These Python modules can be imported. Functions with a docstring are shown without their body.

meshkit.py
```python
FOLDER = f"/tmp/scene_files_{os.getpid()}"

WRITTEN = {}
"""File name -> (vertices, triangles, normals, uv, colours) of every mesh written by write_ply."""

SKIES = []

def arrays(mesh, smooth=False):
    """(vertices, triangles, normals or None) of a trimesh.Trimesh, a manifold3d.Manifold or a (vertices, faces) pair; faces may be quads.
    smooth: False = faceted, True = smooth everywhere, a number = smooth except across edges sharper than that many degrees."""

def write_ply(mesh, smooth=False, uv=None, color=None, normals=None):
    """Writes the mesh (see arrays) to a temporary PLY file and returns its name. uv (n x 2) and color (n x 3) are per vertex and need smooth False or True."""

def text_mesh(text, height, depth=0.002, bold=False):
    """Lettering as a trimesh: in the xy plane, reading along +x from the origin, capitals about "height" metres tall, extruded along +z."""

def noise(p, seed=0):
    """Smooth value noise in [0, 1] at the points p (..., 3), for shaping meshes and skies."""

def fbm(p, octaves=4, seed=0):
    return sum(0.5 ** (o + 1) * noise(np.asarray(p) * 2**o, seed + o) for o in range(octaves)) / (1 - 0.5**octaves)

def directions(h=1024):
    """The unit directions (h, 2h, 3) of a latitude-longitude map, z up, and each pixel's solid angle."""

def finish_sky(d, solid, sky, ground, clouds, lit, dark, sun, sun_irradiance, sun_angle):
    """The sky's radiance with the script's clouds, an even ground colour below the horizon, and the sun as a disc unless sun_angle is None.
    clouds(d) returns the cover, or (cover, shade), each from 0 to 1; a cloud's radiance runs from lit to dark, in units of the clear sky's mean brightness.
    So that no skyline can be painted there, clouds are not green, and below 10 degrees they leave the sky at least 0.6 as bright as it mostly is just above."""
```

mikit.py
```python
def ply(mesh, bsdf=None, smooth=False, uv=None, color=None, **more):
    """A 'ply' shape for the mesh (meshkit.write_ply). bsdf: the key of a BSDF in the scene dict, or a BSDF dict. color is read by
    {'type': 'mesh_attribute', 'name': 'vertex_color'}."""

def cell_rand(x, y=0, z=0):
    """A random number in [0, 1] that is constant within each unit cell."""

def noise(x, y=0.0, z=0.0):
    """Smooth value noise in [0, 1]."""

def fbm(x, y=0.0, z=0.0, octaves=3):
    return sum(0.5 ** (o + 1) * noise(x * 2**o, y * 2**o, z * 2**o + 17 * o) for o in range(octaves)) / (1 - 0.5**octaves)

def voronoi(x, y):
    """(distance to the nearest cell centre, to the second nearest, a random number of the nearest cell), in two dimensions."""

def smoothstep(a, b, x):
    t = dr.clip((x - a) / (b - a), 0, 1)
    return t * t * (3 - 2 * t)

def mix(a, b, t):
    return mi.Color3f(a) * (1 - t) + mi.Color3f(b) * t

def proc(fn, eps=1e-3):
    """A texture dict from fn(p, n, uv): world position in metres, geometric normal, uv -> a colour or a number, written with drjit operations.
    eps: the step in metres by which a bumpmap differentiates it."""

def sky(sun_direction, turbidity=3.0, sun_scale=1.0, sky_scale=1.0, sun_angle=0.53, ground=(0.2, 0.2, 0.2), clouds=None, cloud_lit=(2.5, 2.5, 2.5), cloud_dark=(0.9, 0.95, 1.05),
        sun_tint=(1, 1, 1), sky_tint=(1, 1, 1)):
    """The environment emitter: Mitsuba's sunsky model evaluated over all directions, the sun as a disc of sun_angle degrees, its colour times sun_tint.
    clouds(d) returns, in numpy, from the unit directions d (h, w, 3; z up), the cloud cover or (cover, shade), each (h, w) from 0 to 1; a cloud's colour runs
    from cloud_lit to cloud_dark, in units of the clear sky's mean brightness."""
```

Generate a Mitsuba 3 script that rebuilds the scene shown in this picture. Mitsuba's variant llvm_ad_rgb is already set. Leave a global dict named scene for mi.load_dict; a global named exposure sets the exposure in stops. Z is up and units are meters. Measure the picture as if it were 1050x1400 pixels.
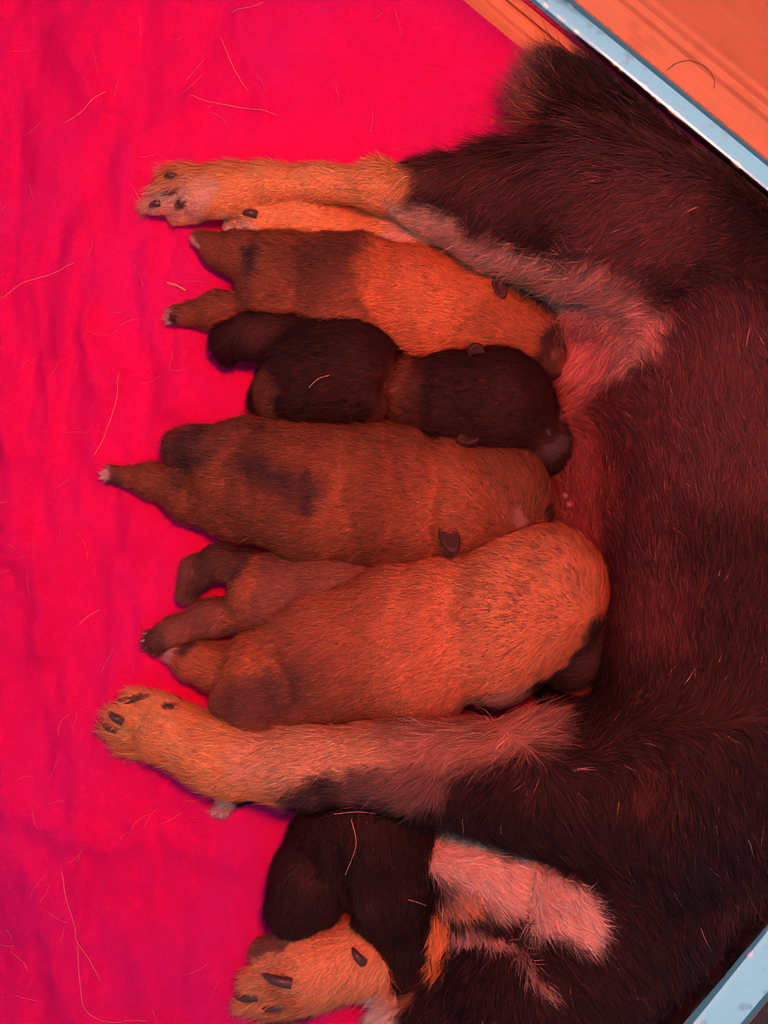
import math, numpy as np, trimesh, mitsuba as mi, mikit, meshkit
import drjit as dr
from scipy.ndimage import map_coordinates

T = mi.ScalarTransform4f
scene, labels = {}, {}

# ------------------------------------------------------------------ camera, lights, exposure
H, F = 0.72, 1584.0                      # camera height above the bedding (m), focal length (px of the 1050 x 1400 frame)
scene['camera'] = {'type': 'perspective', 'fov_axis': 'x', 'fov': 2 * math.degrees(math.atan(525 / F)),
                   'to_world': T().look_at(origin=[0, 0, H], target=[0, 0, 0], up=[0, 1, 0]), 'near_clip': 0.02, 'far_clip': 20.0}
exposure = 0.10
LAMP = np.array([0.060, 0.140, 0.88])    # red heat lamp hanging over the pen
LAMP_RADIANCE = (322.0, 20.5, 4.5)
CEILING_RADIANCE = (0.34, 0.50, 0.60)    # unseen cool glowing panel for the daylit ceiling, mirrored by the steel rails
scene['daylight'] = {'type': 'constant', 'radiance': {'type': 'rgb', 'value': [0.070, 0.130, 0.175]}}   # even daylight of the room


def at(px, py, z=0.0):
    """The point at height z that stands at pixel (px, py)."""
    s = (H - z) / F
    return np.array([(px - 525) * s, (700 - py) * s, z])


def tag(key, label=None, category=None, group=None, kind=None):
    d = {'label': label, 'category': category, 'group': group, 'kind': kind}
    labels[key] = {k: v for k, v in d.items() if v}


def unit(v):
    return v / np.maximum(np.linalg.norm(v, axis=-1, keepdims=True), 1e-12)


def spline(pts, n):
    """n points of a Catmull-Rom curve through pts."""
    p = np.asarray(pts, float)
    q = np.vstack([2 * p[0] - p[1], p, 2 * p[-1] - p[-2]])
    u = np.linspace(0, len(p) - 1 - 1e-9, n)
    i = u.astype(int)
    t = (u - i)[:, None]
    a, b, c, d = q[i], q[i + 1], q[i + 2], q[i + 3]
    return 0.5 * (2 * b + (c - a) * t + (2 * a - 5 * b + 4 * c - d) * t**2 + (3 * b - a - 3 * c + d) * t**3)


def tube(path, radii, sides=8):
    """A tube with closed ends along a polyline."""
    p = np.asarray(path, float)
    r = np.broadcast_to(radii, (len(p),))
    t = unit(np.gradient(p, axis=0))
    up = np.array([0, 0, 1.0]) if abs(t[0, 2]) < 0.9 else np.array([1.0, 0, 0])
    a = unit(np.cross(t, up))
    b = np.cross(t, a)
    g = np.arange(sides) * 2 * np.pi / sides
    v = (p[:, None] + r[:, None, None] * (np.cos(g)[None, :, None] * a[:, None] + np.sin(g)[None, :, None] * b[:, None])).reshape(-1, 3)
    i, j = np.meshgrid(np.arange(len(p) - 1), np.arange(sides), indexing='ij')
    q = np.stack([i * sides + j, i * sides + (j + 1) % sides, (i + 1) * sides + (j + 1) % sides, (i + 1) * sides + j], -1).reshape(-1, 4)
    f = np.vstack([q[:, [0, 2, 1]], q[:, [0, 3, 2]]])
    n = len(v)
    v = np.vstack([v, p[:1], p[-1:]])
    k = np.arange(sides)
    f = np.vstack([f, np.stack([n + 0 * k, k, (k + 1) % sides], 1), np.stack([n + 1 + 0 * k, n - sides + (k + 1) % sides, n - sides + k], 1)])
    m = trimesh.Trimesh(v, f, process=False)
    m.fix_normals()
    return m


# ------------------------------------------------------------------ materials
def wood(p, n, uv):
    # grain runs along (0.771, -0.636); across is (0.636, 0.771)
    a = p.x * 0.771 - p.y * 0.636
    b = p.x * 0.636 + p.y * 0.771
    warp = mikit.noise(a * 3.0, b * 9.0, 3.0) * 0.020 + mikit.noise(a * 9, b * 20, 8.0) * 0.004
    ring = mikit.noise((b + warp) * 95.0, a * 1.2, 1.0)
    late = mikit.smoothstep(0.35, 0.85, ring)
    late = dr.maximum(late * 0.8, mikit.smoothstep(0.58, 0.80, mikit.noise((b + warp * 1.2) * 260.0, a * 0.9, 6.0)) * 0.9)
    fine = mikit.noise(b * 1900.0, a * 30.0, 5.0)
    c = mikit.mix((0.84, 0.42, 0.20), (0.58, 0.225, 0.095), late * 0.7)
    c = c * (0.93 + 0.12 * fine)
    kn = mikit.smoothstep(0.72, 0.92, mikit.fbm(a * 60, b * 60, 2.0, octaves=2))
    return mikit.mix(c, c * mi.Color3f(0.72, 0.66, 0.6), kn * 0.4)


def cloth(p, n, uv):
    wv = mikit.noise(p.x * 2100, p.y * 700, 1.0) * 0.5 + mikit.noise(p.x * 700, p.y * 2100, 2.0) * 0.5
    lint = mikit.smoothstep(0.62, 0.85, mikit.fbm(p.x * 160, p.y * 160, 4.0, octaves=3))
    patch = mikit.fbm(p.x * 14, p.y * 14, 9.0, octaves=3)
    c = mikit.mix((0.80, 0.0075, 0.160), (0.76, 0.0105, 0.200), mikit.smoothstep(0.4, 0.65, patch))
    c = mikit.mix(c, (0.84, 0.018, 0.24), lint * 0.35)
    return c * (0.90 + 0.18 * wv)


def weave_height(p, n, uv):
    return mikit.noise(p.x * 1500, p.y * 500, 1.0) * 0.5 + mikit.noise(p.x * 500, p.y * 1500, 2.0) * 0.5


scene['mat_wood'] = {'type': 'twosided', 'bsdf': {'type': 'principled', 'base_color': mikit.proc(wood), 'roughness': 0.6, 'specular': 0.15}}
scene['mat_cloth'] = {'type': 'twosided', 'bsdf': {'type': 'bumpmap', 'arbitrary': mikit.proc(weave_height, eps=2e-4), 'scale': 0.00012,
                      'bsdf': {'type': 'principled', 'base_color': mikit.proc(cloth), 'roughness': 0.9, 'specular': 0.1}}}
scene['mat_steel'] = {'type': 'principled', 'base_color': {'type': 'rgb', 'value': [0.86, 0.88, 0.90]}, 'metallic': 1.0,
                      'roughness': {'type': 'proc', **{k: v for k, v in mikit.proc(lambda p, n, uv: 0.10 + 0.16 * mikit.smoothstep(0.66, 0.9, mikit.noise(p.x * 260, p.y * 260, p.z * 260))).items() if k != 'type'}}}
scene['mat_fur'] = {'type': 'twosided', 'bsdf': {'type': 'principled', 'base_color': {'type': 'mesh_attribute', 'name': 'vertex_color'}, 'roughness': 0.55, 'specular': 0.22}}
scene['mat_skin'] = {'type': 'twosided', 'bsdf': {'type': 'principled', 'base_color': {'type': 'mesh_attribute', 'name': 'vertex_color'}, 'roughness': 0.7, 'specular': 0.25}}
scene['mat_claw'] = {'type': 'principled', 'base_color': {'type': 'proc', **{k: v for k, v in mikit.proc(lambda p, n, uv: mikit.mix((0.045, 0.036, 0.036), (0.10, 0.08, 0.075), mikit.noise(p.x * 900, p.y * 900, p.z * 900))).items() if k != 'type'}}, 'roughness': 0.35}
scene['mat_claw_pale'] = {'type': 'principled', 'base_color': {'type': 'rgb', 'value': [0.80, 0.66, 0.58]}, 'roughness': 0.4}
scene['mat_nose'] = {'type': 'principled', 'base_color': {'type': 'proc', **{k: v for k, v in mikit.proc(lambda p, n, uv: mikit.mix((0.030, 0.030, 0.034), (0.075, 0.065, 0.068), mikit.noise(p.x * 1500, p.y * 1500, p.z * 1500))).items() if k != 'type'}}, 'roughness': 0.32}
scene['mat_ear'] = {'type': 'twosided', 'bsdf': {'type': 'principled', 'base_color': {'type': 'rgb', 'value': [0.036, 0.021, 0.020]}, 'roughness': 0.6}}
scene['mat_nipple'] = {'type': 'principled', 'base_color': {'type': 'rgb', 'value': [0.30, 0.12, 0.11]}, 'roughness': 0.45}
scene['mat_hair_pale'] = {'type': 'twosided', 'bsdf': {'type': 'principled', 'base_color': {'type': 'rgb', 'value': [0.80, 0.42, 0.32]}, 'roughness': 0.5}}
scene['mat_hair_dark'] = {'type': 'twosided', 'bsdf': {'type': 'principled', 'base_color': {'type': 'rgb', 'value': [0.10, 0.045, 0.035]}, 'roughness': 0.5}}
scene['mat_enamel'] = {'type': 'twosided', 'bsdf': {'type': 'principled', 'base_color': {'type': 'rgb', 'value': [0.55, 0.55, 0.55]}, 'roughness': 0.4}}

# ------------------------------------------------------------------ lamps
def lathe(profile, n=48):
    return trimesh.creation.revolve(np.array(profile), sections=n)


def moved(m, p):
    m = m.copy()
    m.apply_translation(p)
    return m


prof = [(0.022, 0.075), (0.030, 0.070), (0.060, 0.045), (0.088, 0.008), (0.098, -0.035), (0.101, -0.035), (0.091, 0.009), (0.063, 0.048), (0.033, 0.074), (0.022, 0.079)]
scene['heat_lamp__shade'] = mikit.ply(moved(lathe(prof), LAMP), 'mat_enamel', smooth=40)
bulb = [(0.0, -0.040), (0.020, -0.037), (0.036, -0.028), (0.045, -0.012), (0.046, 0.004), (0.036, 0.030), (0.024, 0.055), (0.018, 0.070), (0.0, 0.072)]
scene['heat_lamp__bulb'] = mikit.ply(moved(lathe(bulb, 32), LAMP), 'mat_enamel', smooth=True,
                                     emitter={'type': 'area', 'radiance': {'type': 'rgb', 'value': list(LAMP_RADIANCE)}})
scene['heat_lamp__cord'] = mikit.ply(tube([LAMP + [0, 0, 0.072], LAMP + [0, 0, 0.8], LAMP + [0, 0, 1.59]], 0.004), 'mat_enamel', smooth=True)
tag('heat_lamp', 'red infrared heat lamp hanging over the pen', 'lamp')

# unseen glowing panel, stands in for the bright daylit ceiling
cz = 2.42
frame = trimesh.util.concatenate([trimesh.creation.box(e, T4) for e, T4 in (
    ((2.9, 0.06, 0.05), trimesh.transformations.translation_matrix((0.1, 1.42, cz))), ((2.9, 0.06, 0.05), trimesh.transformations.translation_matrix((0.1, -1.42, cz))),
    ((0.06, 2.78, 0.05), trimesh.transformations.translation_matrix((0.1 + 1.42, 0, cz))), ((0.06, 2.78, 0.05), trimesh.transformations.translation_matrix((0.1 - 1.42, 0, cz))))])
scene['ceiling_glow__frame'] = mikit.ply(frame, 'mat_enamel')
pane = trimesh.Trimesh([[-1.29, -1.39, cz], [1.49, -1.39, cz], [1.49, 1.39, cz], [-1.29, 1.39, cz]], [[0, 2, 1], [0, 3, 2]], process=False)
scene['ceiling_glow__glow_pane'] = mikit.ply(pane, 'mat_enamel', emitter={'type': 'area', 'radiance': {'type': 'rgb', 'value': list(CEILING_RADIANCE)}})
tag('ceiling_glow', 'large unseen glowing panel standing in for the daylit ceiling', 'glow panel')

# ------------------------------------------------------------------ setting: plank floor
FLOOR = -0.020
ALONG, ACROSS = np.array([0.771, -0.636, 0.0]), np.array([0.636, 0.771, 0.0])   # along the upper rail / away from the pen
ANG = math.atan2(-0.636, 0.771)


def chamfer_box(sx, sy, sz, c=0.0015):
    x, y, z = sx / 2, sy / 2, sz / 2
    v = []
    for zz, ix in ((-z, 0), (z - c, 0), (z, c)):
        v += [(-x + ix, -y + ix, zz), (x - ix, -y + ix, zz), (x - ix, y - ix, zz), (-x + ix, y - ix, zz)]
    f = [(0, 2, 1), (0, 3, 2), (8, 9, 10), (8, 10, 11)]
    for l in (0, 4):
        for k in range(4):
            a, b = l + k, l + (k + 1) % 4
            f += [(a, b, b + 4), (a, b + 4, a + 4)]
    return trimesh.Trimesh(v, f, process=False)


sub = trimesh.creation.box((2.4, 2.4, 0.02))
sub.apply_translation((0, 0, FLOOR - 0.0262))
scene['floor'] = mikit.ply(sub, 'mat_wood')
tag('floor', kind='structure')
edge0 = at(735, 0, FLOOR) @ ACROSS
pw = 0.118
for i in range(-7, 6):
    m = chamfer_box(2.2, pw - 0.0012, 0.016)
    m.apply_transform(trimesh.transformations.rotation_matrix(ANG, (0, 0, 1)))
    m.apply_translation(ACROSS * (edge0 + 0.012 + pw * (i + 0.5)) + [0, 0, FLOOR - 0.008])
    scene['floor__plank' + ('' if i == -7 else '_%03d' % (i + 7))] = mikit.ply(m, 'mat_wood')

# ------------------------------------------------------------------ setting: steel rails of the pen
def rail(p0, p1, width, height, r, side):
    """A rounded tube profile between two points (centre of its top); side: the horizontal unit normal."""
    d = unit(np.asarray(p1) - p0)
    prof = []
    for k in range(4):
        cx, cz_ = ((1, 1), (-1, 1), (-1, -1), (1, -1))[k]
        for a in np.linspace(0, np.pi / 2, 9):
            g = a + k * np.pi / 2
            prof.append((cx * (width / 2 - r) + r * math.cos(g), cz_ * (height / 2 - r) + r * math.sin(g) - height / 2))
    prof = np.array(prof)
    rings = [p + prof[:, :1] * side + prof[:, 1:] * np.array([0, 0, 1.0]) for p in (np.asarray(p0), np.asarray(p1))]
    n = len(prof)
    v = np.vstack(rings + [rings[0].mean(0)[None], rings[1].mean(0)[None]])
    k = np.arange(n)
    k1 = (k + 1) % n
    f = np.vstack([np.stack([k, k1, n + k1], 1), np.stack([k, n + k1, n + k], 1), np.stack([2 * n + 0 * k, k1, k], 1), np.stack([2 * n + 1 + 0 * k, n + k, n + k1], 1)])
    m = trimesh.Trimesh(v, f, process=False)
    m.fix_normals()
    return m


RU_Z, RL_Z = 0.004, 0.135
u0, u1 = at(748, -8, RU_Z), at(1056, 246, RU_Z)
ud = unit(u1 - u0)
U_SIDE = np.array([-ud[1], ud[0], 0.0])
ua, ub = u0 - ud * 0.12, u1 + ud * 0.235
scene['pen_rail__tube'] = mikit.ply(rail(ua, ub, 0.0215, RU_Z - FLOOR, 0.0068, U_SIDE), 'mat_steel', smooth=40)
tag('pen_rail', 'shiny low steel rail lying on the wooden floor above the tail', 'rail')
l0, l1 = at(982, 1404, RL_Z), at(1072, 1294, RL_Z)
ld = unit(l1 - l0)
L_SIDE = np.array([ld[1], -ld[0], 0.0])
la, lb = l0 - ld * 0.16, l1 + ld * 0.215
scene['pen_fence__tube'] = mikit.ply(rail(la, lb, 0.0275, 0.0235, 0.0062, L_SIDE), 'mat_steel', smooth=40)
pm = chamfer_box(np.linalg.norm(lb - la), 0.004, RL_Z - 0.02 - FLOOR)
pm.apply_transform(trimesh.transformations.rotation_matrix(math.atan2(ld[1], ld[0]), (0, 0, 1)))
pm.apply_translation((la + lb) / 2 * [1, 1, 0] + [0, 0, (RL_Z - 0.02 + FLOOR) / 2])
scene['pen_fence__sheet'] = mikit.ply(pm, 'mat_steel')
tag('pen_fence', 'steel pen side panel with a wide shiny top tube, in the lower right corner', 'fence')

mat = chamfer_box(0.5, 0.30, 0.006, 0.002)  # added slab, its dark colour stands in for shade on the floor
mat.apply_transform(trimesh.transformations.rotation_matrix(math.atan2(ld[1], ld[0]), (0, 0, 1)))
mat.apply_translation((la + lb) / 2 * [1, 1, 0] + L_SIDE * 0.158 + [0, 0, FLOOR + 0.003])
scene['added_shade_mat'] = mikit.ply(mat, 'mat_nose')
tag('added_shade_mat', 'added dark mat standing in for shade on the floor outside the fence at the bottom right corner', 'mat')

# ------------------------------------------------------------------ bedding sheet
def ridge(X, Y, pts, w, h):
    """Height of a soft fold along a pixel polyline."""
    p = np.array([at(x, y)[:2] for x, y in pts])
    d = np.full(X.shape, 1e9)
    for a, b in zip(p[:-1], p[1:]):
        ab = b - a
        t = np.clip(((X - a[0]) * ab[0] + (Y - a[1]) * ab[1]) / (ab @ ab), 0, 1)
        d = np.minimum(d, np.hypot(X - a[0] - t * ab[0], Y - a[1] - t * ab[1]))
    return 1.35 * h * np.exp(-(d / w) ** 2)


SHEET_EDGE = at(655, 18) @ ACROSS


def sheet_height(X, Y):
    P = np.stack([X, Y, 0 * X], -1)
    left = 1 / (1 + np.exp((X + 0.085 + 0.10 * (meshkit.fbm(P * 9, 2, 5) - 0.5)) / 0.028))
    top = 1 / (1 + np.exp(-(Y - 0.235) / 0.02))
    z = 0.0210 * left * (meshkit.fbm(P * [26, 9, 1] + 3, 3, 1) - 0.62)
    z += 0.0110 * left * (meshkit.fbm(P * [60, 24, 1] + 7, 3, 2) - 0.6)
    z += 0.0050 * left * (1 - np.abs(2 * meshkit.fbm(P * [34, 20, 1] + 1.7, 2, 8) - 1)) ** 3
    z += 0.0050 * top * (meshkit.fbm(np.stack([X * 30 + Y * 24, Y * 6 - X * 6, 0 * X], -1), 3, 3) - 0.6)
    for pts, w, h in (
        ([(100, 330), (88, 420), (85, 480)], 0.009, 0.0050), ([(118, 465), (165, 520)], 0.006, 0.0030), ([(205, 340), (200, 400), (228, 500), (232, 560)], 0.007, 0.0042),
        ([(130, 520), (120, 600), (140, 650)], 0.007, 0.0038), ([(10, 560), (22, 680), (20, 760)], 0.010, 0.0045), ([(45, 750), (58, 830), (62, 890)], 0.008, 0.0048),
        ([(330, 20), (352, 110), (362, 150)], 0.006, 0.0030), ([(258, 135), (266, 210)], 0.006, 0.0038), ([(75, 50), (110, 100), (140, 160)], 0.006, 0.0030),
        ([(185, 205), (170, 300)], 0.008, 0.0034), ([(0, 1090), (60, 1130), (130, 1150)], 0.008, 0.0030), ([(180, 1120), (260, 1165), (320, 1180)], 0.008, 0.0022),
        ([(0, 1360), (60, 1330)], 0.008, 0.0030), ([(395, 150), (420, 215)], 0.006, 0.0022), ([(430, 0), (520, 100)], 0.008, 0.0016), ([(190, 700), (180, 780)], 0.008, 0.0026)):
        z += ridge(X, Y, pts, w, h)
    z = np.minimum(z, 0.011)
    # flat under the animals, and rounding down to the floor along the pen's edge
    e = X * ACROSS[0] + Y * ACROSS[1] - SHEET_EDGE
    lift = np.clip((e + 0.016) / 0.022, 0, 1)
    return z * (1 - lift) - 0.0185 * (1 - np.sqrt(np.maximum(1 - lift**2, 0)))


def puppies_mask(X, Y):
    m = np.zeros(X.shape)
    for px, py, r in ((360, 380, 60), (460, 480, 130), (560, 660, 180), (420, 680, 120), (500, 850, 170), (350, 870, 90), (420, 1040, 90), (480, 1220, 110), (440, 1340, 80),
                      (300, 275, 70), (450, 260, 60), (260, 1010, 60), (190, 985, 40), (270, 900, 40), (230, 870, 30), (180, 652, 30), (240, 620, 30), (270, 430, 30), (280, 335, 25), (300, 470, 20), (305, 1095, 20), (275, 790, 30)):
        c = at(px, py)
        d = np.hypot(X - c[0], Y - c[1]) * F / H
        m = np.maximum(m, 1 / (1 + np.exp((d - r - 12) / 8)))
    m = np.maximum(m, 1 / (1 + np.exp(-(X - at(600, 0)[0]) / 0.01)) * (1 / (1 + np.exp((Y - at(0, 190)[1]) / 0.008))))
    return m


gx, gy = np.arange(-0.40, 0.62, 0.0022), np.arange(-0.52, 0.50, 0.0022)
GX, GY = np.meshgrid(gx, gy, indexing='ij')
e = GX * ACROSS[0] + GY * ACROSS[1] - SHEET_EDGE
inner = (e < 0.012) & ((GX - la[0]) * L_SIDE[0] + (GY - la[1]) * L_SIDE[1] < -0.016)
GZ = sheet_height(GX, GY)
mask = puppies_mask(GX, GY)
GZ = np.where(GZ > -0.004, GZ * (1 - mask) + np.minimum(GZ, -0.0006) * 0.4 * mask - 0.0004 * mask, GZ)
idx = np.arange(GX.size).reshape(GX.shape)
ok = inner[:-1, :-1] & inner[1:, :-1] & inner[1:, 1:] & inner[:-1, 1:]
a, b, c, d = (q[ok] for q in (idx[:-1, :-1], idx[1:, :-1], idx[1:, 1:], idx[:-1, 1:]))
sheet = trimesh.Trimesh(np.stack([GX, GY, GZ], -1).reshape(-1, 3), np.vstack([np.stack([a, b, c], 1), np.stack([a, c, d], 1)]), process=False)
sheet = sheet.slice_plane(ACROSS * (SHEET_EDGE + 0.006), -ACROSS)
sheet.merge_vertices()
scene['bed_sheet'] = mikit.ply(sheet, 'mat_cloth', smooth=True)
tag('bed_sheet', 'crumpled bright red cotton sheet covering the sleeping pad', 'sheet')

# ------------------------------------------------------------------ animals: one smooth surface each, from tapered limbs
class Body:
    def __init__(self, voxel):
        self.v, self.prims, self.dents = voxel, [], []

    def dent(self, pts, r, depth, z=0.06):
        """A fold pressed into the upper side along a pixel polyline, r px wide."""
        self.dents.append((np.array([at(x, y, z)[:2] for x, y in pts]), r * (H - z) / F, depth))
        return self

    def limb(self, pts, k=0.010, flat=1.0, limb=False):
        """pts: (px, py, height of the centre in m or None to rest on the ground, radius in px)."""
        out = []
        for px, py, z, r in pts:
            if z is None:
                z = 0.02
                for _ in range(4):
                    z = r * (H - z) / F * flat * 0.93
            out.append((at(px, py, z), r * (H - z) / F))
        if len(out) == 1:
            out = out * 2
        for (a, ra), (b, rb) in zip(out[:-1], out[1:]):
            self.prims.append((a, ra, b, rb, k, flat, limb))
        return self

    def box(self):
        lo = np.min([np.minimum(a - ra, b - rb) for a, ra, b, rb, *_ in self.prims], 0) - 0.012
        hi = np.max([np.maximum(a + ra, b + rb) for a, ra, b, rb, *_ in self.prims], 0) + 0.012
        lo[2], hi[2] = max(lo[2], -0.006), hi[2]
        return lo, hi

    def grid(self):
        lo, hi = self.box()
        n = np.ceil((hi - lo) / self.v).astype(int) + 1
        return [lo[i] + self.v * np.arange(n[i]) for i in range(3)]

    def field(self, axes, only_limbs=False):
        out = np.full([len(x) for x in axes], 0.05, np.float32)
        for a, ra, b, rb, k, flat, limb in self.prims:
            if only_limbs and not limb:
                continue
            m = k + 0.012
            lo, hi = np.minimum(a - ra, b - rb) - m, np.maximum(a + ra, b + rb) + m
            s = tuple(slice(np.searchsorted(x, l), np.searchsorted(x, h_)) for x, l, h_ in zip(axes, lo, hi))
            X, Y, Z = (axes[i][s[i]].astype(np.float32).reshape([-1 if j == i else 1 for j in range(3)]) for i in range(3))
            if 0 in (X.size, Y.size, Z.size):
                continue
            A, B = a / [1, 1, flat], b / [1, 1, flat]
            Z = Z / np.float32(flat)
            ab = (B - A).astype(np.float32)
            q = float(ab @ ab)
            t = np.clip(((X - A[0]) * ab[0] + (Y - A[1]) * ab[1] + (Z - A[2]) * ab[2]) / q, 0, 1) if q > 1e-12 else np.float32(0)
            d = np.sqrt((X - A[0] - t * ab[0]) ** 2 + (Y - A[1] - t * ab[1]) ** 2 + (Z - A[2] - t * ab[2]) ** 2) - (ra + (rb - ra) * t)
            w = out[s]
            h_ = np.clip(0.5 + 0.5 * (w - d) / k, 0, 1)
            out[s] = w + (d - w) * h_ - k * h_ * (1 - h_)
        return out

    def build(self, carve=(), planes=(), shape=None):
        """carve: functions of the axes giving a field to keep clear of."""
        axes = self.grid()
        d = self.field(axes)
        if shape is not None:
            d = d + shape(axes)
        X, Y = np.meshgrid(axes[0], axes[1], indexing='ij')
        for pts, r, depth in self.dents:
            q = np.full(X.shape, 1e9)
            for a, b in zip(pts[:-1], pts[1:]):
                ab = b - a
                t = np.clip(((X - a[0]) * ab[0] + (Y - a[1]) * ab[1]) / (ab @ ab), 0, 1)
                q = np.minimum(q, np.hypot(X - a[0] - t * ab[0], Y - a[1] - t * ab[1]))
            d = d + (depth * np.exp(-(q / r) ** 2))[:, :, None].astype(np.float32)
        for fn in carve:
            d = np.maximum(d, 0.0007 - fn(axes))
        Z = axes[2].reshape(1, 1, -1)
        d = np.maximum(d, (0.0004 - Z).astype(np.float32))
        self.planes = planes
        for n, c, slope in planes:
            q = (axes[0].reshape(-1, 1, 1) * n[0] + axes[1].reshape(1, -1, 1) * n[1] - c - slope * Z).astype(np.float32)
            h_ = np.clip(0.5 - 0.5 * (d - q) / 0.02, 0, 1)
            d = d + (q - d) * h_ + 0.02 * h_ * (1 - h_)
        self.axes, self.d = axes, d
        self.mesh = surface_net(d, axes, self.v)
        return self

    def inside(self, p):
        c = [(p[:, i] - self.axes[i][0]) / self.v for i in range(3)]
        return map_coordinates(self.d, c, order=1, mode='constant', cval=1.0)


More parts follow.
